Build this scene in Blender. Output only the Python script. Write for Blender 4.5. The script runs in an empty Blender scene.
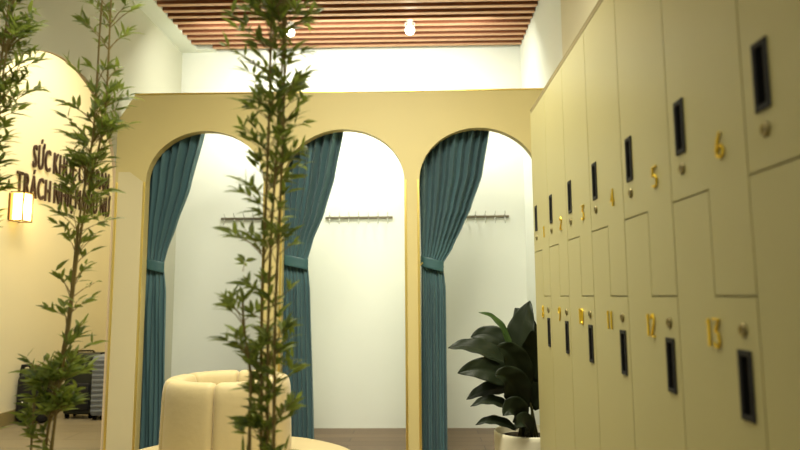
import bpy, bmesh, math, random
from mathutils import Vector, Matrix
random.seed(7)
S = bpy.context.scene
COL = S.collection
PI = math.pi

# ------------------------------------------------------------ materials
def lin(c):
    return tuple(((v/255)/12.92 if v/255 <= .04045 else ((v/255+.055)/1.055)**2.4) for v in c)
def mat(name, rgb, rough=.6, metal=0, noise=0, nscale=8, bump=0, bscale=60, emit=None, estr=0, sheen=0, coat=0, spec=.5, sub=None):
    m = bpy.data.materials.new(name); m.use_nodes = True
    nt = m.node_tree; b = nt.nodes['Principled BSDF']
    c = lin(rgb)
    b.inputs['Base Color'].default_value = (*c, 1)
    b.inputs['Roughness'].default_value = rough
    b.inputs['Metallic'].default_value = metal
    b.inputs['Specular IOR Level'].default_value = spec
    if sheen: b.inputs['Sheen Weight'].default_value = sheen
    if coat: b.inputs['Coat Weight'].default_value = coat
    if emit:
        b.inputs['Emission Color'].default_value = (*lin(emit), 1); b.inputs['Emission Strength'].default_value = estr
    tc = nt.nodes.new('ShaderNodeTexCoord')
    if noise:
        n = nt.nodes.new('ShaderNodeTexNoise'); n.inputs['Scale'].default_value = nscale; n.inputs['Detail'].default_value = 4
        nt.links.new(tc.outputs['Object'], n.inputs['Vector'])
        r = nt.nodes.new('ShaderNodeMapRange'); r.inputs['To Min'].default_value = 1-noise; r.inputs['To Max'].default_value = 1+noise
        nt.links.new(n.outputs['Fac'], r.inputs['Value'])
        x = nt.nodes.new('ShaderNodeVectorMath'); x.operation = 'SCALE'; x.inputs[0].default_value = c
        nt.links.new(r.outputs['Result'], x.inputs['Scale']); nt.links.new(x.outputs['Vector'], b.inputs['Base Color'])
    if bump:
        n = nt.nodes.new('ShaderNodeTexNoise'); n.inputs['Scale'].default_value = bscale; n.inputs['Detail'].default_value = 3
        nt.links.new(tc.outputs['Object'], n.inputs['Vector'])
        bp = nt.nodes.new('ShaderNodeBump'); bp.inputs['Strength'].default_value = bump; bp.inputs['Distance'].default_value = .01
        nt.links.new(n.outputs['Fac'], bp.inputs['Height']); nt.links.new(bp.outputs['Normal'], b.inputs['Normal'])
    return m
def planks(name, c1, c2, mortar, sc=(1, 1, 1), rot=0, bw=.9, rh=.12, rough=.45, grain=True):
    m = bpy.data.materials.new(name); m.use_nodes = True; nt = m.node_tree; b = nt.nodes['Principled BSDF']
    tc = nt.nodes.new('ShaderNodeTexCoord'); mp = nt.nodes.new('ShaderNodeMapping'); mp.inputs['Rotation'].default_value = (0, 0, rot)
    nt.links.new(tc.outputs['Object'], mp.inputs['Vector'])
    br = nt.nodes.new('ShaderNodeTexBrick'); br.inputs['Color1'].default_value = (*lin(c1), 1); br.inputs['Color2'].default_value = (*lin(c2), 1)
    br.inputs['Mortar'].default_value = (*lin(mortar), 1); br.inputs['Scale'].default_value = 1
    br.inputs['Brick Width'].default_value = bw; br.inputs['Row Height'].default_value = rh; br.inputs['Mortar Size'].default_value = .003
    nt.links.new(mp.outputs['Vector'], br.inputs['Vector'])
    n = nt.nodes.new('ShaderNodeTexNoise'); n.inputs['Scale'].default_value = 6; n.inputs['Detail'].default_value = 6
    m2 = nt.nodes.new('ShaderNodeMapping'); m2.inputs['Rotation'].default_value = (0, 0, rot); m2.inputs['Scale'].default_value = (1, 14, 1)
    nt.links.new(tc.outputs['Object'], m2.inputs['Vector']); nt.links.new(m2.outputs['Vector'], n.inputs['Vector'])
    r = nt.nodes.new('ShaderNodeMapRange'); r.inputs['To Min'].default_value = .7; r.inputs['To Max'].default_value = 1.3
    nt.links.new(n.outputs['Fac'], r.inputs['Value'])
    x = nt.nodes.new('ShaderNodeVectorMath'); x.operation = 'SCALE'
    nt.links.new(br.outputs['Color'], x.inputs[0]); nt.links.new(r.outputs['Result'], x.inputs['Scale'])
    nt.links.new(x.outputs['Vector'], b.inputs['Base Color']); b.inputs['Roughness'].default_value = rough
    return m
M = dict(
    wall_white=mat('white_wall_paint', (226, 229, 216), .85, noise=.02, nscale=3),
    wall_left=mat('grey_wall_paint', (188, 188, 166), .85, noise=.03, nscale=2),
    wall_cream=mat('cream_wall_paint', (240, 232, 202), .85, noise=.03, nscale=2),
    wall_shaded=mat('shaded_wall_tone', (216, 208, 172), .85, noise=.03, nscale=2),  # soft shade on the nearer right wall, put into its colour
    reveal=mat('arch_reveal_paint', (214, 192, 156), .8),
    skirting=mat('olive_skirting', (150, 135, 90), .5),
    partition=mat('sand_partition_paint', (207, 191, 128), .55, noise=.03, nscale=3),
    pier=mat('lit_pier_tone', (214, 203, 160), .4, noise=.03, nscale=3),  # partition tone with the light on the left pier painted in
    gold=mat('polished_gold', (250, 224, 128), .3, 1, noise=.1, nscale=5),
    brass=mat('brass_numerals', (245, 212, 70), .35, .85),
    locker=mat('cream_locker_laminate', (186, 178, 124), .42, noise=.025, nscale=2.5, spec=.35),
    locker_dark=mat('locker_carcass', (150, 136, 88), .5),
    black=mat('black_recess', (8, 8, 10), .8, spec=.05),
    frame=mat('dark_pull_frame', (40, 40, 38), .6, 0, spec=.2),
    steel=mat('lock_steel', (150, 138, 96), .3, 1),
    slot=mat('key_slot', (40, 35, 25), .5),
    slat=mat('brown_slat_wood', (132, 78, 48), .6, noise=.15, nscale=6),
    slat_lit_bottom=mat('bounce_lit_slat_bottom', (196, 150, 112), .5, noise=.1, nscale=6),  # bounce light from below painted onto the slat bottoms as paler wood
    ceil=mat('dark_ceiling', (50, 26, 16), .9, noise=.1),
    curtain=mat('teal_satin', (80, 112, 116), .45, noise=.06, nscale=14, bump=.05, bscale=60, sheen=.08),
    tie=mat('teal_tieback', (54, 92, 94), .5, noise=.1, nscale=30),
    sofa=mat('cream_velvet', (200, 181, 130), .65, noise=.05, nscale=9, bump=.12, bscale=40, sheen=.2),
    sofa_base=mat('sofa_plinth', (90, 70, 40), .5),
    pot=mat('cream_pot_glaze', (226, 220, 190), .4, noise=.02, bump=.05),
    soil=mat('dark_soil', (50, 38, 26), .95, noise=.3, nscale=40, bump=.8),
    bigleaf=mat('rubber_leaf', (28, 36, 18), .5, spec=.25, noise=.25, nscale=10),
    bigleaf2=mat('young_leaf', (60, 84, 36), .45, noise=.2, nscale=10),
    leafstem=mat('leaf_stem', (70, 70, 34), .5),
    bamboo=mat('bamboo_leaf', (116, 130, 50), .5, noise=.5, nscale=9),
    bamboo_dark=mat('bamboo_leaf_dark', (56, 76, 30), .5, noise=.5, nscale=9),
    culm=mat('bamboo_culm', (138, 118, 58), .45, noise=.35, nscale=12),
    letters=mat('dark_brown_lettering', (58, 36, 26), .5),
    glow=mat('sconce_glass', (255, 226, 150), .5, emit=(255, 216, 128), estr=5),
    amber=mat('sconce_amber_glass', (240, 180, 80), .4, emit=(255, 190, 90), estr=1.2),
    bronze=mat('bronze_frame', (110, 84, 40), .4, .6),
    lamp=mat('lamp_disc', (255, 255, 255), .5, emit=(255, 252, 238), estr=60),
    lampbody=mat('lamp_body', (190, 185, 170), .4, .2),
    fabric_black=mat('black_nylon', (16, 16, 18), .7, noise=.3, nscale=30, bump=.3),
    case_green=mat('dark_case_shell', (30, 36, 28), .5, noise=.1),
    case_grey=mat('grey_case_shell', (128, 136, 150), .4, noise=.05),
    chrome=mat('chrome', (215, 215, 215), .2, 1),
    rail=mat('brushed_rail', (120, 112, 92), .4, .6),
    floor=planks('wood_plank_floor', (112, 92, 68), (94, 76, 56), (56, 44, 32), rot=0, bw=1.1, rh=.14),
    tile=planks('grey_plank_floor', (144, 132, 108), (130, 120, 98), (98, 88, 70), rot=0, bw=1.2, rh=.3, rough=.5),
)

for k in ('bamboo', 'bamboo_dark'):   # thin leaves let some light through
    nt = M[k].node_tree; b = nt.nodes['Principled BSDF']; o = nt.nodes['Material Output']
    t = nt.nodes.new('ShaderNodeBsdfTranslucent'); t.inputs['Color'].default_value = (.42, .52, .08, 1)
    mx = nt.nodes.new('ShaderNodeMixShader'); mx.inputs[0].default_value = .35
    nt.links.new(b.outputs[0], mx.inputs[1]); nt.links.new(t.outputs[0], mx.inputs[2]); nt.links.new(mx.outputs[0], o.inputs['Surface'])
# ------------------------------------------------------------ helpers
def link(name, me, m, parent=None):
    o = bpy.data.objects.new(name, me); COL.objects.link(o)
    for k in (m if isinstance(m, (list, tuple)) else [m]): me.materials.append(k)
    if parent: o.parent = parent
    return o
def fin(name, bm, m, parent=None, smooth=False, loc=(0, 0, 0)):
    bmesh.ops.recalc_face_normals(bm, faces=bm.faces[:])
    me = bpy.data.meshes.new(name); bm.to_mesh(me); bm.free()
    if smooth:
        for p in me.polygons: p.use_smooth = True
    o = link(name, me, m, parent); o.location = loc
    return o
def box(bm, x0, x1, y0, y1, z0, z1, bev=0, seg=2, mi=0):
    r = bmesh.ops.create_cube(bm, size=1); vs = r['verts']
    for v in vs:
        v.co = Vector(((x0+x1)/2+v.co.x*(x1-x0), (y0+y1)/2+v.co.y*(y1-y0), (z0+z1)/2+v.co.z*(z1-z0)))
    fs = list({f for v in vs for f in v.link_faces})
    for f in fs: f.material_index = mi
    if bev:
        es = list({e for v in vs for e in v.link_edges})
        bmesh.ops.bevel(bm, geom=es, offset=bev, segments=seg, profile=.5, affect='EDGES')
def tube(bm, pts, rad, n=8, caps=True):
    pts = [Vector(p) for p in pts]
    if not isinstance(rad, (list, tuple)): rad = [rad]*len(pts)
    rings = []
    prev = None
    for i, p in enumerate(pts):
        d = (pts[min(i+1, len(pts)-1)]-pts[max(i-1, 0)]).normalized()
        if prev is None:
            a = d.orthogonal().normalized()
        else:
            a = (prev-d*prev.dot(d)).normalized()
        prev = a; b = d.cross(a)
        rings.append([bm.verts.new(p+(a*math.cos(2*PI*k/n)+b*math.sin(2*PI*k/n))*rad[i]) for k in range(n)])
    for r1, r2 in zip(rings, rings[1:]):
        for k in range(n): bm.faces.new((r1[k], r1[(k+1) % n], r2[(k+1) % n], r2[k]))
    if caps:
        bm.faces.new(rings[0][::-1]); bm.faces.new(rings[-1])
def lathe(bm, prof, n=48, c=(0, 0)):
    rings = []
    for r, z in prof:
        if r < 1e-6: rings.append([bm.verts.new((c[0], c[1], z))])
        else: rings.append([bm.verts.new((c[0]+r*math.cos(2*PI*k/n), c[1]+r*math.sin(2*PI*k/n), z)) for k in range(n)])
    for a, b in zip(rings, rings[1:]):
        for k in range(n):
            if len(a) == 1 and len(b) == 1: continue
            if len(a) == 1: bm.faces.new((a[0], b[k], b[(k+1) % n]))
            elif len(b) == 1: bm.faces.new((a[k], b[0], a[(k+1) % n]))
            else: bm.faces.new((a[k], b[k], b[(k+1) % n], a[(k+1) % n]))
def fill_region(bm, outer, holes):
    """triangulated flat region from loops of 3D points"""
    es = []
    for lp in [outer]+holes:
        vs = [bm.verts.new(p) for p in lp]
        es += [bm.edges.new((vs[i], vs[(i+1) % len(vs)])) for i in range(len(vs))]
    return bmesh.ops.triangle_fill(bm, use_beauty=True, use_dissolve=False, edges=es)
def extrude_all(bm, vec):
    r = bmesh.ops.extrude_face_region(bm, geom=bm.faces[:])
    for g in r['geom']:
        if isinstance(g, bmesh.types.BMVert): g.co += Vector(vec)
def tag(o, label=None, cat=None, group=None, kind=None):
    if label: o['label'] = label
    if cat: o['category'] = cat
    if group: o['group'] = group
    if kind: o['kind'] = kind
    return o
def struct(o): o['kind'] = 'structure'; return o
def empty(name, loc=(0, 0, 0), rz=0):
    o = bpy.data.objects.new(name, None); COL.objects.link(o); o.location = loc; o.rotation_euler = (0, 0, rz); o.empty_display_size = .1
    return o
def bez(p0, p1, p2, t):
    return p0*(1-t)**2+p1*2*t*(1-t)+p2*t*t

def wall_strip(low, high, f, vec):
    """solid wall between a lower outline and an upper outline, both lists of (u, z) over the same u; f maps (u, z) to a point"""
    bm = bmesh.new()
    for (u0, a0), (u1, a1), (v0, b0), (v1, b1) in zip(low, low[1:], high, high[1:]):
        if u1-u0 < 1e-6: continue
        bm.faces.new([bm.verts.new(f(*p)) for p in ((u0, a0), (u1, a1), (v1, b1), (v0, b0))])
    # open jambs share the same u: split verts are welded where they coincide
    bmesh.ops.remove_doubles(bm, verts=bm.verts[:], dist=1e-6)
    extrude_all(bm, vec)
    return bm
# ------------------------------------------------------------ room shell
YB = 5.84; XR = 1.05; XL = -2.27; ZC = 3.68; XT = -3.89
bm = bmesh.new(); box(bm, XL-.03, XR+.1, -1, YB+.1, -.06, 0); struct(fin('floor', bm, M['floor']))
bm = bmesh.new(); box(bm, XT-.1, XL-.03, 1.5, 8.3, -.06, 0); struct(fin('floor_corridor', bm, M['tile']))
bm = bmesh.new(); box(bm, XL-.02, XR+.2, -1, YB+.1, ZC, ZC+.06); struct(fin('ceiling', bm, M['ceil']))
bm = bmesh.new(); box(bm, XT-.1, XL, 1.5, 8.3, 4.4, 4.46); struct(fin('ceiling_corridor', bm, M['wall_cream']))
bm = bmesh.new(); box(bm, XL-.02, XL, 1.5, 8.3, ZC+.06, 4.4); struct(fin('wall_corridor_upper', bm, M['wall_cream']))
bm = bmesh.new(); box(bm, XL, XR+.1, YB, YB+.1, 0, ZC); struct(fin('wall_back', bm, M['wall_white']))
bm = bmesh.new(); box(bm, XR, XR+.1, 4.15, YB, 0, ZC); struct(fin('wall_right', bm, M['wall_white']))
bm = bmesh.new(); box(bm, XR-.012, XR+.1, -1, 4.15, 0, ZC); struct(fin('wall_right_front', bm, M['wall_shaded']))
bm = bmesh.new(); box(bm, XT-.1, XT, 1.5, 8.2, 0, 4.4); struct(fin('wall_corridor', bm, M['wall_cream']))
bm = bmesh.new(); box(bm, XT, XL, 8.2, 8.3, 0, 4.4); struct(fin('wall_corridor_end', bm, M['wall_cream']))
bm = bmesh.new(); box(bm, XT, XT+.015, 1.5, 8.2, 0, .13, .003); struct(fin('baseboard_corridor', bm, M['skirting']))
# left wall with the large arch
ac, ar, az = 3.86, .755, 2.0
arch = [(XL, ac-ar, 0)]+[(XL, ac-ar*math.cos(a), az+ar*math.sin(a)) for a in [PI*i/48 for i in range(49)]]+[(XL, ac+ar, 0)]
low = [(-1, 0), (ac-ar, 0)]+[(p[1], p[2]) for p in arch[1:-1]]+[(ac+ar, 0), (YB, 0)]
bm = wall_strip(low, [(u, ZC) for u, _ in low], lambda u, z: (XL, u, z), (-.02, 0, 0))
struct(fin('wall_left', bm, M['wall_left']))
bm = bmesh.new()
for p, q in zip(arch, arch[1:]):
    a = [bm.verts.new(v) for v in (p, q, (XL-.022, q[1], q[2]), (XL-.022, p[1], p[2]))]; bm.faces.new(a)
# a thin painted lining inside the arch
bmesh.ops.remove_doubles(bm, verts=bm.verts[:], dist=1e-5)
r = bmesh.ops.solidify(bm, geom=bm.faces[:], thickness=.004)
struct(fin('trim_1', bm, M['reveal']))
bm = bmesh.new(); box(bm, XL-.02, XL, YB, 8.2, 0, ZC); struct(fin('wall_left_rear', bm, M['wall_cream']))
bm = bmesh.new(); box(bm, XL, -2.10, 2.0, YB, 3.598, ZC); box(bm, -2.101, -1.93, 5.765, YB, 3.599, ZC); struct(fin('ceiling_border', bm, M['wall_white']))
# slatted timber ceiling: slats across the room, ends staggered
bm = bmesh.new(); y = 5.76; i = 0
while y > 2.4:
    x0 = -2.10 + (.17 if i == 0 else 0) + random.uniform(-.01, .01)
    box(bm, x0, 1.045, y-.045, y, 3.604, ZC+.001, .002, 1); box(bm, x0, 1.045, y-.045, y, 3.598, 3.604, .0015, 1, 1)
    y -= .112; i += 1
struct(fin('ceiling_slats', bm, [M['slat'], M['slat_lit_bottom']]))

# ------------------------------------------------------------ partition with three arches
PY0, PY1, PT = 4.6, 4.675, 2.755
SP = 2.07
A = [(-2.035, -1.135), (-.985, -.07), (.045, .945)]
low = [(XL, 0), (-2.147, 0)]
for a, b in A:
    r = (b-a)/2; c = (a+b)/2; h = 2.465-SP
    low += [(a, 0)]+[(c-r*math.cos(PI*k/40), SP+h*math.sin(PI*k/40)) for k in range(41)]+[(b, 0)]
low.append((XR, 0))
bm = wall_strip(low, [(u, PT if u > -2.2 else 2.55) for u, _ in low], lambda u, z: (u, PY0, z), (0, PY1-PY0, 0))
part = fin('changing_room_partition', bm, M['partition'])
tag(part, 'sand coloured partition with three round arches in front of the changing cubicles', 'partition')
# gold strips
bm = bmesh.new(); box(bm, -2.147, XR, PY0-.006, PY1, PT, PT+.012, .002, 1); g = fin('top_trim', bm, M['gold'], part); g['label'] = 'thin gold strip along the top edge'
for x in (XL+.008, A[0][0]-.018, A[0][1]+.002, A[1][0]-.018, A[1][1]+.002, A[2][0]-.018, A[2][1]+.002):
    bm = bmesh.new(); box(bm, x, x+.016, PY0-.008, PY0, 0, SP, .002, 1); g = fin('jamb_trim', bm, M['gold'], part); g['label'] = 'gold strip on the pier edge'
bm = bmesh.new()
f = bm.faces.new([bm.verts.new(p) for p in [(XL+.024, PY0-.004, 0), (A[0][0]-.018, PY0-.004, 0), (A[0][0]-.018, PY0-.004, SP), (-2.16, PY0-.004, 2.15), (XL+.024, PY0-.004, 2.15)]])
extrude_all(bm, (0, .004, 0)); g = fin('pier_light_patch', bm, M['pier'], part); g['label'] = 'painted brighter light on the left pier'  # light on the lower pier, put in as a thin paler sheet
# cubicle dividers
for n, x in enumerate((-1.06, -.0125)):
    bm = bmesh.new(); box(bm, x-.02, x+.02, PY1, YB, 0, PT, .002, 1)
    struct(fin('wall_divider_%s' % ('left' if n == 0 else 'right'), bm, M['wall_white']))
# skirting inside cubicles
# ------------------------------------------------------------ coat hook rails
names = ['slim steel coat rail in the left cubicle', 'slim steel coat rail in the middle cubicle', 'slim steel coat rail in the right cubicle behind the plant']
for n, (x0, x1) in enumerate([(-1.84, -1.2), (-.84, -.2), (.26, .9)]):
    bm = bmesh.new(); box(bm, x0, x1, YB-.016, YB, 1.93, 1.952, .003, 1)
    r = fin('coat_rail', bm, M['rail']); tag(r, names[n], 'coat rail', 'coat rails in the cubicles')
    for k in range(7):
        x = x0+.045+(x1-x0-.09)*k/6
        bm = bmesh.new()
        tube(bm, [(x, YB-.016, 1.94), (x, YB-.04, 1.935), (x, YB-.055, 1.915), (x, YB-.05, 1.89), (x, YB-.06, 1.875), (x, YB-.078, 1.89)], .0035, 6)
        tube(bm, [(x, YB-.016, 1.95), (x, YB-.05, 1.965), (x, YB-.07, 1.985)], .0035, 6)
        fin('hook', bm, M['chrome'], r, True)

# ------------------------------------------------------------ curtains
def interp(tab, z):
    for (z0, v0), (z1, v1) in zip(tab, tab[1:]):
        if z0 >= z >= z1:
            t = (z0-z)/(z0-z1) if z0 != z1 else 0
            t = t*t*(3-2*t)*.25+t*.75
            return v0+(v1-v0)*t
    return tab[-1][1]
def curtain(left, right, ztie, n, label, seed):
    rnd = random.Random(seed); ph = [rnd.uniform(-.4, .4) for _ in range(n+1)]
    root = empty('tied_curtain', ((left[-1][1]+right[-1][1])/2, 4.73, 0)); tag(root, label, 'curtain', 'teal curtains in the arches')
    base = Vector(root.location)
    bm = bmesh.new(); NU = n*14; NZ = 110; zt, zb = 2.62, .015
    grid = []
    for j in range(NZ+1):
        z = zt+(zb-zt)*j/NZ
        xl, xr = interp(left, z), interp(right, z); w = xr-xl
        near = math.exp(-((z-ztie)/.16)**2)
        amp = min(.045, max(.014, w/n*.7))*(1-.55*near)
        row = []
        for i in range(NU+1):
            u = i/NU; s = u*n*2*PI+.5*math.sin(u*9+seed)
            k = u*n; kk = int(k)
            yy = amp*math.sin(s)+amp*.35*math.sin(s*.5+ph[min(kk, n)]*3+z*1.2)
            xx = xl+w*u+w/n*.08*math.sin(2*s)
            bulge = .02*(1-near)*math.sin(PI*u)
            if z < ztie: yy += .012*math.sin(s*.33+z*4+seed)*(1-near)
            row.append(bm.verts.new((xx-base.x, 4.735+yy-bulge-base.y, z)))
        grid.append(row)
    for a, b in zip(grid, grid[1:]):
        for i in range(NU): bm.faces.new((a[i], a[i+1], b[i+1], b[i]))
    fin('drape', bm, M['curtain'], root, True)
    # tieback band
    bm = bmesh.new(); xl, xr = interp(left, ztie), interp(right, ztie); cx = (xl+xr)/2; rx = (xr-xl)/2+.003; ry = .04
    N = 40; rows = []
    for zz, off in ((-.04, .0), (-.034, .003), (-.02, .001), (0, .003), (.022, .001), (.034, .003), (.04, 0)):
        rows.append([bm.verts.new((cx+(rx+off)*math.cos(2*PI*k/N)-base.x, 4.725+(ry+off)*math.sin(2*PI*k/N)-base.y, ztie+zz-.022*math.cos(2*PI*k/N))) for k in range(N)])
    for a, b in zip(rows, rows[1:]):
        for k in range(N): bm.faces.new((a[k], a[(k+1) % N], b[(k+1) % N], b[k]))
    fin('tieback', bm, M['tie'], root, True)
    bm = bmesh.new(); tube(bm, [(xl-.012-base.x, 4.678-base.y, ztie+.03), (xl-.016-base.x, 4.69-base.y, ztie), (xl-.006-base.x, 4.705-base.y, ztie-.01), (xl+.01-base.x, 4.70-base.y, ztie+.012)], .006, 8)
    fin('tieback_hook', bm, M['gold'], root, True)
    # rod the curtain hangs on
    bm = bmesh.new(); tube(bm, [(left[0][1]-.03-base.x, 4.735-base.y, 2.61), (right[0][1]+.1-base.x, 4.735-base.y, 2.61)], .01, 10)
    fin('curtain_rod', bm, M['chrome'], root, True)
    return root
curtain([(2.62, -2.14), (1.45, -2.10), (0, -2.09)], [(2.62, -1.59), (2.49, -1.63), (2.05, -1.73), (1.75, -1.83), (1.55, -1.9), (1.45, -1.925), (1.25, -1.90), (0, -1.86)], 1.45, 7, 'teal curtain tied back on the left jamb of the left arch', 1)
curtain([(2.62, -1.03), (1.45, -1.02), (0, -1.02)], [(2.62, -.50), (2.49, -.535), (2.12, -.605), (1.84, -.685), (1.62, -.775), (1.47, -.815), (1.25, -.79), (0, -.745)], 1.465, 8, 'teal curtain tied back on the left jamb of the middle arch', 2)
curtain([(2.62, .035), (1.45, .055), (0, .04)], [(2.62, .64), (2.49, .60), (2.13, .535), (1.86, .44), (1.75, .385), (1.56, .295), (1.44, .22), (1.25, .24), (0, .235)], 1.44, 9, 'wide teal curtain tied back on the left jamb of the right arch', 3)

# ------------------------------------------------------------ ceiling spotlights
for n, x in enumerate((-1.07, -.02)):
    root = empty('ceiling_spotlight', (x, 5.2, 3.6))
    tag(root, ['small white spotlight on the slatted ceiling behind the bamboo', 'small white spotlight on the slatted ceiling above the middle arch'][n], 'spotlight', 'ceiling spotlights')
    bm = bmesh.new(); lathe(bm, [(0, .0), (.03, .0), (.03, -.006), (.008, -.008), (.008, -.03), (0, -.03)], 24); fin('mount', bm, M['lampbody'], root, True)
    bm = bmesh.new(); tube(bm, [(-.04, 0, -.02), (-.04, 0, -.055)], .004, 6); tube(bm, [(.04, 0, -.02), (.04, 0, -.055)], .004, 6); tube(bm, [(-.04, 0, -.022), (.04, 0, -.022)], .004, 6); fin('bracket', bm, M['lampbody'], root, True)
    bm = bmesh.new(); lathe(bm, [(0, .03), (.022, .03), (.036, -.02), (.036, -.034), (.031, -.034), (.031, -.028), (0, -.028)], 28)
    h = fin('lamp_head', bm, M['lampbody'], root, True, (0, 0, -.07)); h.rotation_euler = (-.5, 0, 0); h.scale = (1.25, 1.25, 1.1)
    bm = bmesh.new(); lathe(bm, [(0, -.052), (.016, -.049), (.026, -.042), (.031, -.031)], 24); fin('lamp_lens', bm, M['lamp'], h, True)
    l = bpy.data.lights.new('spot_beam', 'SPOT'); l.energy = 200; l.spot_size = math.radians(150); l.spot_blend = .8; l.color = (1, .97, .86); l.shadow_soft_size = .03
    lo = bpy.data.objects.new('spot_beam', l); COL.objects.link(lo); lo.location = (x, 5.17, 3.49); lo.rotation_euler = (math.radians(12), 0, 0)

# ------------------------------------------------------------ lockers
LX = .593; Y0 = 1.094; P = .3265; ZB, ZT, ZS, ZU = .1, 2.108, 1.196, 1.408; G = .0011; TH = .018
DIG = {
 '0': [[(.5,1),(.15,.85),(.1,.5),(.15,.15),(.5,0),(.85,.15),(.9,.5),(.85,.85),(.5,1)]],
 '1': [[(.3,.86),(.55,1),(.55,0)]],
 '2': [[(.1,.8),(.25,.97),(.6,1),(.85,.82),(.8,.6),(.35,.25),(.1,0),(.9,0)]],
 '3': [[(.05,1),(.95,1),(.35,.58),(.8,.47),(.92,.2),(.65,0),(.25,.01),(.05,.14)]],
 '4': [[(.62,0),(.62,1),(.1,.3),(.95,.3)]],
 '5': [[(.9,1),(.25,1),(.18,.55),(.6,.6),(.88,.42),(.85,.12),(.5,0),(.12,.1)]],
 '6': [[(.6,1),(.3,.7),(.12,.35),(.2,.08),(.5,0),(.82,.1),(.88,.3),(.7,.46),(.4,.46),(.16,.3)]],
 '7': [[(.1,1),(.9,1),(.4,0)]],
 '8': [[(.5,1),(.2,.88),(.22,.65),(.5,.53),(.85,.35),(.85,.1),(.5,0),(.15,.1),(.15,.35),(.5,.53),(.78,.65),(.8,.88),(.5,1)]],
 '9': [[(.4,0),(.7,.3),(.88,.65),(.8,.92),(.5,1),(.18,.9),(.12,.7),(.3,.54),(.6,.54),(.84,.7)]],
}
def numeral(txt, parent, yc, zc, h=.05):
    w = h*(.68 if len(txt) == 1 else .46); gap = h*.14; tot = len(txt)*w+(len(txt)-1)*gap; bm = bmesh.new()
    for i, ch in enumerate(txt):
        for st in DIG[ch]:
            # read from the aisle (-X side) the writing runs toward the camera, -Y
            tube(bm, [(-.003, yc+tot/2-(i*(w+gap)+a*w), zc-h/2+b*h) for a, b in st], .0027, 6)
    o = fin('numeral', bm, M['brass'], parent); o['label'] = 'raised gold numeral '+txt
    return o
def door_mesh(poly, name, parent):
    bm = bmesh.new(); f = bm.faces.new([bm.verts.new((0, y, z)) for y, z in poly])
    bmesh.ops.triangulate(bm, faces=[f]) if False else None
    extrude_all(bm, (TH, 0, 0))
    es = [e for e in bm.edges if len(e.link_faces) == 2 and e.calc_face_angle(0) > .5 and all(abs(v.co.x) < 1e-6 for v in e.verts)]
    bmesh.ops.bevel(bm, geom=es, offset=.0012, segments=2, affect='EDGES')
    return fin(name, bm, M['locker'], parent)
def pull(parent, yc, z0, z1):
    w = .0225
    bm = bmesh.new()
    ring = [(-.004, y, z) for y, z in ((yc-w, z0), (yc+w, z0), (yc+w, z1), (yc-w, z1))]
    # frame made of four bars
    b = .009
    box(bm, -.004, .0, yc-w, yc+w, z0, z0+b*1.2, .001, 1); box(bm, -.004, .0, yc-w, yc+w, z1-b*1.2, z1, .001, 1)
    box(bm, -.004, .0, yc-w, yc-w+b, z0+b, z1-b, .001, 1); box(bm, -.004, .0, yc+w-b, yc+w, z0+b, z1-b, .001, 1)
    h = fin('handle', bm, M['frame'], parent)
    bm = bmesh.new(); box(bm, -.0012, .0, yc-w+b, yc+w-b, z0+b*1.2, z1-b*1.2); box(bm, -.003, 0, yc+w-b-.012, yc+w-b-.007, z0+b*1.2, z1-b*1.2); g = fin('finger_recess', bm, M['black'], h)
def lock(parent, yc, zc):
    bm = bmesh.new(); lathe(bm, [(0, .004), (.0075, .0045), (.009, .0055), (.0115, .0045), (.0135, 0), (0, 0)], 20)
    bmesh.ops.rotate(bm, verts=bm.verts[:], cent=(0, 0, 0), matrix=Matrix.Rotation(-PI/2, 3, 'Y'))
    bmesh.ops.translate(bm, verts=bm.verts[:], vec=(0, yc, zc))
    o = fin('lock', bm, M['steel'], parent, True)
    bm = bmesh.new(); box(bm, -.0048, -.0035, yc-.0013, yc+.0013, zc-.005, zc+.005); fin('keyhole', bm, M['slot'], o)
for c in range(7):
    near = Y0+P*(5-c); far = near+P          # column 7 is nearest the camera
    root = empty('locker', (LX, near, 0))
    tag(root, 'tall cream locker column with upper door %d and lower door %d' % (c+1, c+8), 'locker', 'cream lockers in the right hand row')
    bm = bmesh.new()
    box(bm, TH+.001, .44, 0.0005, P-.0005, ZB-.02, ZT+.012)
    box(bm, 0, TH+.001, 0.0005, P-.0005, ZT+.003, ZT+.016)
    box(bm, .04, .44, 0.0005, P-.0005, 0, ZB-.02)
    fin('carcass', bm, M['locker_dark'], root)
    m = P-.176                                 # y of the step, measured from near edge
    up = [(G, ZS+G), (m-.0007, ZS+G), (m-.0007, ZU+.0018), (P-G, ZU+.0018), (P-G, ZT), (G, ZT)]
    lo = [(G, ZB), (P-G, ZB), (P-G, ZU-.0012), (m+.0007, ZU-.0012), (m+.0007, ZS-.0018), (G, ZS-.0018)]
    d = door_mesh(up, 'door', root); d['label'] = 'upper stepped door %d' % (c+1)
    pull(d, P-.063, 1.508, 1.630); lock(d, P-.063, 1.475); numeral(str(c+1), d, P-.236, 1.486)
    d = door_mesh(lo, 'door', root); d['label'] = 'lower stepped door %d' % (c+8)
    pull(d, .052, .975, 1.100); lock(d, .052, 1.135); numeral(str(c+8), d, .165, 1.124, .054)
bm = bmesh.new(); box(bm, LX-.001, LX+.44, Y0-P, Y0+6*P+.012, ZT+.016, ZT+.022, .001, 1)
tag(fin('locker_top_board', bm, M['locker_dark']), 'thin board capping the whole row of lockers', 'top board')
bm = bmesh.new(); box(bm, LX, LX+.44, Y0+6*P, Y0+6*P+.012, 0, ZT+.0155, .001, 1)
tag(fin('locker_end_panel', bm, M['locker']), 'narrow cream end panel of the locker row beside the potted plant', 'end panel')

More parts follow.
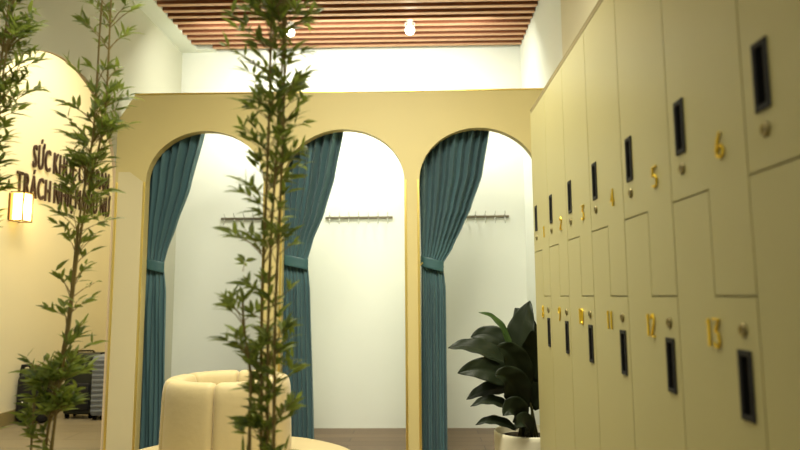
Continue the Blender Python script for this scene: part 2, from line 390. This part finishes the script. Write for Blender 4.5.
# ------------------------------------------------------------ round sofa
SX, SY = -.89, 3.0
sofa = empty('round_sofa', (SX, SY, 0)); tag(sofa, 'round cream velvet banquette sofa with a ring shaped padded back', 'sofa')
bm = bmesh.new(); lathe(bm, [(0, .0), (.56, .0), (.56, .08), (0, .08)], 64); fin('plinth', bm, M['sofa_base'], sofa)
bm = bmesh.new(); lathe(bm, [(0, .08), (.63, .08), (.645, .10), (.645, .26), (.63, .275), (0, .275)], 72); fin('seat_base', bm, M['sofa'], sofa, True)
bm = bmesh.new(); lathe(bm, [(0, .275), (.62, .275), (.645, .29), (.658, .33), (.655, .375), (.635, .41), (.59, .425), (0, .425)], 72); fin('seat_cushion', bm, M['sofa'], sofa, True)
prof = []
# cross-section (radius offset from mid, z): rounded slab
rm = .24
for k in range(33):
    a = -PI/2+PI*0+2*PI*k/33
    ca, sa = math.cos(a), math.sin(a)
    s = lambda v, e: math.copysign(abs(v)**e, v)
    px = s(ca, .5); pz = s(sa, .38 if sa < 0 else .3)
    prof.append((px, pz))
for k in range(6):
    a0 = math.radians(-86+60*k); NA = 26; bm = bmesh.new(); rings = []
    for i in range(NA+1):
        t = i/NA; a = a0+math.radians(60)*t+ (0 if 0 < i < NA else 0)
        e = min(t, 1-t)*math.radians(60)*rm      # distance from the seam
        sh = min(1, max(0, e/.03)); sh = math.sqrt(1-(1-sh)**2)
        th = .053*(.62+.38*sh); hh = .207*(.93+.07*sh)
        ring = []
        for px, pz in prof:
            z = .619+pz*hh
            ring.append(bm.verts.new(((rm+.010*(1-pz)*.5*(1 if px > 0 else -1)+px*th)*math.cos(a), (rm+.010*(1-pz)*.5*(1 if px > 0 else -1)+px*th)*math.sin(a), z)))
        rings.append(ring)
    for r1, r2 in zip(rings, rings[1:]):
        for j in range(len(prof)): bm.faces.new((r1[j], r1[(j+1) % len(prof)], r2[(j+1) % len(prof)], r2[j]))
    bm.faces.new(rings[0][::-1]); bm.faces.new(rings[-1])
    fin('back_panel', bm, M['sofa'], sofa, True)

# ------------------------------------------------------------ potted plant
PX, PYY = .60, 3.44
pot = empty('potted_rubber_plant', (PX, PYY, 0)); tag(pot, 'potted plant with broad dark green leaves in a cream cylinder pot beside the lockers', 'plant')
bm = bmesh.new(); lathe(bm, [(0, 0), (.155, 0), (.165, .01), (.178, .455), (.178, .475), (.173, .481), (.165, .478), (.163, .43), (0, .43)], 56); fin('pot', bm, M['pot'], pot, True)
bm = bmesh.new(); lathe(bm, [(0, .452), (.08, .448), (.164, .44), (.164, .432), (0, .432)], 32); fin('soil', bm, M['soil'], pot, True)
def big_leaf(base, mid, tip, w, face=(0, -1, .35), m='bigleaf', cup=.25):
    base, mid, tip = [Vector(v) for v in (base, mid, tip)]
    f = Vector(face).normalized(); bm = bmesh.new(); N = 18; K = 6; rows = []
    for i in range(N+1):
        t = i/N; p = bez(base, mid, tip, t)
        d = (bez(base, mid, tip, min(1, t+.02))-bez(base, mid, tip, max(0, t-.02))).normalized()
        sdir = d.cross(f).normalized(); nn = sdir.cross(d).normalized()
        ww = 1.12*w*(max(0, math.sin(PI*(.03+.97*t)**.8)))**.72*(1-.15*t) if i < N else .0008
        ww = max(ww, .0015)
        row = []
        for k in range(-K, K+1):
            s = k/K
            row.append(bm.verts.new(p+sdir*ww*s+nn*(cup*ww*(abs(s)**1.3)+.004*math.sin(t*22+s*3)*abs(s)-(.003 if k == 0 else 0))))
        rows.append(row)
    for a, b in zip(rows, rows[1:]):
        for k in range(2*K): bm.faces.new((a[k], a[k+1], b[k+1], b[k]))
    o = fin('leaf', bm, M[m], pot, True, (0, 0, 0))
    sm = o.modifiers.new('s', 'SOLIDIFY'); sm.thickness = .0012
    return o
def Lp(X, Y, Z): return (X-PX, Y-PYY, Z)
stalks = []
LV = [  # base, mid, tip, half width, facing
 ((.53,3.44,.82),(.50,3.40,1.10),(.345,3.38,1.11),.021,(.6,-1,.4),'bigleaf2'),
 ((.55,3.42,.86),(.57,3.40,1.02),(.63,3.42,1.17),.075,(-.5,-1,.15),'bigleaf'),
 ((.60,3.46,.88),(.62,3.46,1.05),(.56,3.50,1.13),.07,(-.2,-1,.2),'bigleaf'),
 ((.50,3.38,.83),(.34,3.34,.97),(.175,3.34,.925),.055,(.2,-1,1.0),'bigleaf'),
 ((.54,3.48,.86),(.44,3.5,1.03),(.31,3.50,.97),.06,(0,-1,.5),'bigleaf'),
 ((.52,3.36,.74),(.38,3.30,.86),(.22,3.29,.80),.065,(.1,-1,.35),'bigleaf'),
 ((.52,3.42,.70),(.38,3.38,.73),(.27,3.36,.655),.042,(0,-1,.9),'bigleaf'),
 ((.50,3.36,.60),(.40,3.31,.70),(.285,3.30,.63),.03,(0,-1,.9),'bigleaf'),
 ((.53,3.38,.50),(.40,3.32,.59),(.31,3.31,.535),.026,(0,-1,.8),'bigleaf'),
 ((.56,3.32,.62),(.50,3.24,.82),(.40,3.19,.80),.075,(-.1,-1,.3),'bigleaf'),
 ((.58,3.34,.70),(.52,3.26,.93),(.42,3.22,.94),.07,(.1,-1,.25),'bigleaf'),
 ((.56,3.33,.55),(.50,3.25,.68),(.44,3.21,.60),.06,(0,-1,.3),'bigleaf'),
 ((.62,3.36,.75),(.64,3.30,.95),(.60,3.25,1.02),.075,(-.2,-1,.2),'bigleaf'),
 ((.64,3.46,.8),(.78,3.48,1.0),(.86,3.5,.92),.07,(-.2,-1,.5),'bigleaf'),
 ((.62,3.42,.6),(.70,3.36,.8),(.80,3.34,.72),.07,(0,-1,.5),'bigleaf'),
 ((.60,3.5,.8),(.62,3.62,1.0),(.6,3.75,.95),.07,(.1,.3,1),'bigleaf'),
 ((.58,3.5,.7),(.46,3.6,.85),(.36,3.68,.78),.06,(0,-.3,1),'bigleaf'),
 ((.60,3.36,.48),(.56,3.27,.60),(.50,3.22,.54),.05,(0,-1,.5),'bigleaf'),
]
bm = bmesh.new()
for b, m_, t, w, fc, mm in LV:
    big_leaf(Lp(*b), Lp(*m_), Lp(*t), w, fc, mm)
    root_ = Vector((random.uniform(-.05, .05), random.uniform(-.05, .05), .44)); e = Vector(Lp(*b))
    tube(bm, [root_, root_.lerp(e, .5)+Vector((0, 0, .04)), e], [.006, .005, .004], 6)
fin('stems', bm, M['leafstem'], pot, True)

# ------------------------------------------------------------ bamboo
def leaf(bm, p, d, L, w, up):
    s = d.cross(up)
    if s.length < 1e-3: s = d.orthogonal()
    s.normalize(); n = s.cross(d).normalized()
    def q(t, off, dr): return p+d*L*t+s*w*off-Vector((0, 0, 1))*L*dr+n*abs(off)*w*.3
    a0 = bm.verts.new(p); tip = bm.verts.new(q(1, 0, .22))
    l1, c1, r1 = [bm.verts.new(q(.28, o, .02)) for o in (-1, 0, 1)]
    l2, c2, r2 = [bm.verts.new(q(.62, o, .08)) for o in (-.75, 0, .75)]
    for f in ((a0, l1, c1), (a0, c1, r1), (l1, l2, c2, c1), (c1, c2, r2, r1), (l2, tip, c2), (c2, tip, r2)): bm.faces.new(f)
def bamboo(loc, culms, clumps, label, seed):
    """culms: lists of points; clumps: (culm index, z0, z1, twigs, reach, leaves per twig, side bias)"""
    rnd = random.Random(seed)
    root = empty('bamboo_plant', loc); tag(root, label, 'bamboo', 'bamboo stems in the foreground'); L0 = Vector(loc)
    P_ = []
    for c in culms:
        c = [Vector(v)-L0 for v in c]; r0 = c[0].z*0
        pts = []; rad = []
        n = 60
        for i in range(n+1):
            t = i/n*(len(c)-1); k = min(int(t), len(c)-2); q = c[k].lerp(c[k+1], t-k)
            q = q+Vector((math.sin(t*5+seed)*.003, math.cos(t*4)*.003, 0))
            pts.append(q); rad.append((.0052-.0026*i/n)*(1.25 if i % 5 == 0 else 1))
        bm = bmesh.new(); tube(bm, pts, rad, 8); fin('culm', bm, M['culm'], root, True); P_.append(pts)
    bms = [bmesh.new(), bmesh.new()]; tw = bmesh.new()
    for ci, z0, z1, nt, reach, nl, bias in clumps:
        pts = P_[ci]
        for _ in range(int(nt*.85)):
            z = rnd.uniform(z0, z1); z = round(z/.095+ci*.33)*.095-ci*.031+rnd.gauss(0, .012); q = min(pts, key=lambda v: abs(v.z+L0.z-z)); q = Vector((q.x, q.y, z-L0.z))
            a = rnd.uniform(0, 2*PI); h = Vector((math.cos(a)+bias, math.sin(a)*.8, 0)).normalized()
            el = rnd.uniform(.5, 1.25); d = (h*math.cos(el)+Vector((0, 0, 1))*math.sin(el))
            R = reach*rnd.uniform(.45, 1.0)
            p1 = q+d*R*.5; p2 = p1+(d+h*.35).normalized()*R*.5
            tube(tw, [q, p1, p2], [.0016, .0013, .0008], 4, False)
            for j in range(nl):
                t = rnd.uniform(.55, 1.0) if j else 1.0
                b = q.lerp(p1, t*2) if t < .5 else p1.lerp(p2, t*2-1)
                aa = rnd.uniform(0, 2*PI); ld = (d*.9+Vector((math.cos(aa), math.sin(aa), rnd.uniform(-.5, .6)))*.75).normalized()
                up = Vector((rnd.uniform(-.6, .6), -rnd.uniform(.2, 1), rnd.uniform(.2, 1)))
                leaf(bms[rnd.random() < .45], b, ld, rnd.uniform(.032, .068), rnd.uniform(.0042, .0070), up)
    fin('twigs', tw, M['culm'], root)['kind'] = 'stuff'
    for b_, m_ in zip(bms, ('bamboo', 'bamboo_dark')):
        fin('foliage', b_, M[m_], root)
    return root
# centre plant
bamboo((-.38, 1.6, 0),
  [[(-.365, 1.6, 0), (-.375, 1.6, .8), (-.372, 1.6, 1.4), (-.325, 1.6, 2.35)],
   [(-.40, 1.63, 0), (-.395, 1.62, .8), (-.39, 1.6, 1.4), (-.375, 1.6, 2.3)],
   [(-.345, 1.58, 0), (-.355, 1.58, .8), (-.35, 1.59, 1.4), (-.335, 1.6, 2.3)],
   [(-.415, 1.6, 0), (-.42, 1.6, 1.0), (-.445, 1.6, 1.2)]],
  [(0, 1.88, 2.15, 70, .16, 8, 0), (1, 1.75, 2.15, 46, .14, 8, 0), (2, 1.7, 2.1, 36, .12, 8, 0),
   (0, 1.45, 1.75, 34, .10, 6, 0), (1, 1.45, 1.75, 34, .10, 6, -.2), (2, 1.5, 1.7, 14, .11, 6, .3),
   (1, 1.2, 1.45, 16, .11, 6, -.7), (2, 1.05, 1.4, 16, .09, 6, .3), (3, 1.0, 1.22, 16, .08, 6, -.3),
   (0, .8, 1.1, 26, .07, 6, 0), (1, .8, 1.05, 14, .07, 6, -.2), (2, .78, 1.0, 16, .08, 6, .5), (0, .7, .85, 14, .08, 6, 0), (0, 1.1, 1.5, 12, .06, 6, 0)],
  'tall slender bamboo standing before the middle of the partition and the round sofa', 3)
bamboo((-1.12, 1.9, 0),
  [[(-1.10, 1.9, 0), (-1.09, 1.9, .75), (-1.05, 1.9, 1.3), (-.985, 1.9, 1.75), (-.97, 1.9, 2.4)],
   [(-1.13, 1.93, 0), (-1.12, 1.92, .75), (-1.06, 1.9, 1.2), (-1.02, 1.9, 1.7), (-1.0, 1.9, 2.3)],
   [(-1.17, 1.9, 0), (-1.15, 1.9, .95)]],
  [(0, 1.98, 2.35, 36, .13, 7, 0), (0, 1.75, 1.95, 12, .09, 6, .1), (1, 1.66, 1.85, 26, .12, 6, -.2), (1, 1.42, 1.68, 36, .10, 7, 0),
   (0, 1.42, 1.75, 34, .12, 6, .2), (0, 1.05, 1.4, 15, .10, 5, .3), (1, 1.05, 1.4, 15, .12, 4, -.3), (1, .8, .98, 40, .09, 8, 0), (0, .82, 1.0, 30, .10, 8, .1), (2, .75, .95, 10, .06, 5, -.3), (0, .6, .8, 10, .08, 5, 0)],
  'leaning bamboo with airy leaf clusters standing before the wall lettering', 5)
bamboo((-1.3, 1.9, 0),
  [[(-1.33, 1.9, 0), (-1.35, 1.9, .8), (-1.345, 1.9, 1.6), (-1.28, 1.9, 2.4)],
   [(-1.36, 1.92, 0), (-1.37, 1.92, .8), (-1.37, 1.92, 1.6), (-1.31, 1.92, 2.4)]],
  [(0, 1.75, 2.3, 90, .14, 8, .1), (1, 1.7, 2.3, 70, .12, 8, .2), (0, 1.38, 1.7, 34, .08, 7, 0), (1, 1.35, 1.7, 30, .09, 7, 0), (0, 1.1, 1.2, 3, .06, 3, 0), (0, .72, .84, 6, .12, 4, .8)],
  'dense bamboo at the far side near the glowing wall sconce, with crowded dark leaves', 9)

# ------------------------------------------------------------ lettering on the corridor wall
def wall_text(name, txt, y0, y1, z, h, label):
    cu = bpy.data.curves.new(name, 'FONT'); cu.body = txt; cu.size = 1; cu.extrude = .03; cu.offset = .0; cu.resolution_u = 3
    cu.space_character = 1.16; cu.space_word = .5
    o = bpy.data.objects.new(name, cu); COL.objects.link(o); cu.materials.append(M['letters'])
    bpy.context.view_layer.update()
    w = o.dimensions.x; cap = .72
    sx = (y1-y0)/w; sz = h/cap
    o.scale = (sx, sz, .3)
    # text X runs along +Y, text Y runs up, extrusion faces +X
    o.rotation_euler = (PI/2, 0, PI/2)
    o.location = (XT+.016, y0, z)
    bpy.context.view_layer.update()
    me = bpy.data.meshes.new_from_object(o.evaluated_get(bpy.context.evaluated_depsgraph_get()))
    n = bpy.data.objects.new(name, me); COL.objects.link(n); n.matrix_world = o.matrix_world.copy(); bpy.data.objects.remove(o)
    tag(n, label, 'lettering', 'wall lettering')
wall_text('wall_lettering', 'SỨC KHOẺ CỦA BẠN', 6.11, 7.68, 2.53, .245, 'upper line of raised dark brown letters reading SỨC KHOẺ on the cream wall')
wall_text('wall_lettering', 'TRÁCH NHIỆM PHỤ NỮ', 5.88, 7.74, 2.215, .24, 'lower line of raised dark brown letters reading TRÁCH NHIỆM on the cream wall')

# ------------------------------------------------------------ wall sconce
sc = empty('wall_sconce', (XT, 5.88, 2.08)); tag(sc, 'square glowing glass wall sconce with bronze frame under the lettering', 'wall lamp')
bm = bmesh.new(); box(bm, 0, .012, -.08, .08, -.13, .13, .003, 1); fin('back_plate', bm, M['bronze'], sc)
bm = bmesh.new(); box(bm, .035, .14, -.065, .065, -.13, .13, .002, 1); fin('glass_shade', bm, M['glow'], sc)
bm = bmesh.new(); box(bm, .012, .035, -.065, .065, -.13, .13); fin('amber_side', bm, M['amber'], sc)
bm = bmesh.new()
for y in (-.07, .07):
    box(bm, .137, .147, y-.005, y+.005, -.145, .145)
for z in (-.14, .14):
    box(bm, .012, .147, -.075, -.065, z-.005, z+.005); box(bm, .012, .147, .065, .075, z-.005, z+.005); box(bm, .137, .147, -.075, .075, z-.005, z+.005)
fin('frame', bm, M['bronze'], sc)

# ------------------------------------------------------------ luggage
r = empty('backpack', (-3.71, 6.14, 0)); tag(r, 'slumped black backpack leaning by the wall beside the suitcases', 'backpack')
bm = bmesh.new(); box(bm, -.15, .15, -.11, .11, .0, .48, .07, 4)
for v in bm.verts:
    k = v.co.z/.46; v.co.x *= 1-.18*k*k+.06*math.sin(v.co.z*20); v.co.y *= 1-.3*k*k; v.co.x -= .03*k
fin('bag_body', bm, M['fabric_black'], r, True)
bm = bmesh.new(); box(bm, -.09, .09, -.14, -.07, .04, .25, .03, 3); fin('front_pocket', bm, M['fabric_black'], r, True)
bm = bmesh.new(); tube(bm, [(-.10, -.02, .36), (-.14, -.03, .46), (-.13, -.03, .54), (-.07, -.02, .55), (-.03, 0, .47)], .022, 8); fin('strap', bm, M['fabric_black'], r, True)
bm = bmesh.new(); tube(bm, [(-.05, -.145, .22), (-.03, -.15, .19)], .008, 6); fin('buckle', bm, M['chrome'], r, True)
def suitcase(loc, w, d, h, m, label, ribs, handle):
    r = empty('suitcase', loc); tag(r, label, 'suitcase', 'suitcases by the cream wall')
    bm = bmesh.new(); box(bm, -w/2, w/2, -d/2, d/2, .04, h, .03, 4)
    fin('shell', bm, M[m], r, True)
    if ribs:
        bm = bmesh.new(); n = 11
        for i in range(n):
            z = .09+(h-.14)*i/(n-1); box(bm, -w/2+.012, w/2-.012, -d/2-.012, -d/2+.01, z-.012, z+.012, .006, 2)
        fin('ribs', bm, M[m], r, True)
    else:
        bm = bmesh.new(); box(bm, -w/2+.03, w/2-.03, -d/2-.03, -d/2+.01, .08, h*.55, .02, 3); fin('front_pocket', bm, M['fabric_black'], r, True)
    for sx in (-1, 1):
        for sy in (-1, 1):
            bm = bmesh.new(); lathe(bm, [(0, -.012), (.02, -.012), (.02, .012), (0, .012)], 16)
            bmesh.ops.rotate(bm, verts=bm.verts[:], cent=(0, 0, 0), matrix=Matrix.Rotation(PI/2, 3, 'Y'))
            bmesh.ops.translate(bm, verts=bm.verts[:], vec=(sx*(w/2-.035), sy*(d/2-.035), .02)); fin('wheel', bm, M['black'], r)
            bm = bmesh.new(); box(bm, sx*(w/2-.035)-.016, sx*(w/2-.035)+.016, sy*(d/2-.035)-.015, sy*(d/2-.035)+.015, .02, .045); fin('wheel_fork', bm, M['black'], r)
    bm = bmesh.new(); x = w*.28
    tube(bm, [(-x, 0, h-.005), (-x, 0, h+handle-.01), (-x+.01, 0, h+handle), (x-.01, 0, h+handle), (x, 0, h+handle-.01), (x, 0, h-.005)], .009, 8); fin('handle', bm, M['chrome'] if handle > .03 else M['black'], r, True)
    return r
suitcase((-3.38, 6.40, 0), .31, .22, .64, 'case_green', 'large dark suitcase standing between the backpack and the ribbed grey case', False, .02)
suitcase((-3.14, 6.32, 0), .15, .22, .63, 'case_grey', 'narrow grey hard shell suitcase with horizontal ribs', True, .015)
r = empty('duffel_bag', (-2.97, 6.55, 0)); tag(r, 'black duffel bag on the floor behind the grey ribbed suitcase', 'bag')
bm = bmesh.new(); box(bm, -.11, .11, -.1, .14, 0, .42, .05, 4); fin('bag_body', bm, M['fabric_black'], r, True)
bm = bmesh.new(); tube(bm, [(-.06, 0, .40), (-.05, 0, .47), (.05, 0, .47), (.06, 0, .40)], .01, 8); fin('handle', bm, M['fabric_black'], r, True)
bm = bmesh.new(); box(bm, -.06, .06, -.125, -.09, .06, .25, .02, 3); fin('pocket', bm, M['fabric_black'], r, True)
r = empty('trolley_handle', (0, 0, 0)) if False else None

# ------------------------------------------------------------ lights
def area(name, loc, rot, sx, sy, e, col):
    l = bpy.data.lights.new(name, 'AREA'); l.shape = 'RECTANGLE'; l.size = sx; l.size_y = sy; l.energy = e; l.color = col
    o = bpy.data.objects.new(name, l); COL.objects.link(o); o.location = loc; o.rotation_euler = rot; return o
area('ceiling_fill', (-.3, 2.3, 3.5), (math.radians(28), 0, 0), 1.6, 1.0, 100, (1, .95, .78)).data.spread = math.radians(125)  # unseen area light added to brighten sofa, lockers and partition front
area('corridor_fill', (-3.0, 5.2, 4.1), (0, 0, 0), .8, 3, 74, (1, .93, .72))  # unseen warm area light added to brighten the lettering wall
area('cubicle_fill', (-.6, 5.0, 3.45), (math.radians(45), 0, 0), 2.6, .4, 40, (1, .99, .9))  # unseen area light added and tilted to whiten the upper back wall
area('aisle_fill', (-.5, .9, 3.4), (math.radians(10), math.radians(-12), 0), 1.4, 1.2, 15, (1, .95, .78))  # unseen fill added over the aisle to lift the near lockers
l = bpy.data.lights.new('sconce_light', 'POINT'); l.energy = 11; l.color = (1, .72, .32); l.shadow_soft_size = .05
lo = bpy.data.objects.new('sconce_light', l); COL.objects.link(lo); lo.location = (XT+.2, 5.88, 2.08)
w = bpy.data.worlds.new('world'); S.world = w; w.use_nodes = True
bg = w.node_tree.nodes['Background']; bg.inputs[0].default_value = (1, .94, .76, 1); bg.inputs[1].default_value = .46

# ------------------------------------------------------------ camera
cam = bpy.data.cameras.new('camera'); co = bpy.data.objects.new('camera', cam); COL.objects.link(co)
cam.sensor_width = 36; cam.lens = 36*620/800; cam.clip_start = .05
R = Vector((0.99971515, 0.02311044, -0.00596101)); U = Vector((0.00855014, -0.11360732, 0.99348894))
R.normalize(); U = (U-R*U.dot(R)).normalized(); B = R.cross(U)
m = Matrix((R, U, B)).transposed().to_4x4(); m.translation = Vector((0, 0, 1.2)); co.matrix_world = m
cam.dof.use_dof = True; cam.dof.focus_distance = 3.3; cam.dof.aperture_fstop = 2.3
S.camera = co
S.view_settings.view_transform = 'Standard'; S.view_settings.look = 'None'; S.view_settings.exposure = 0
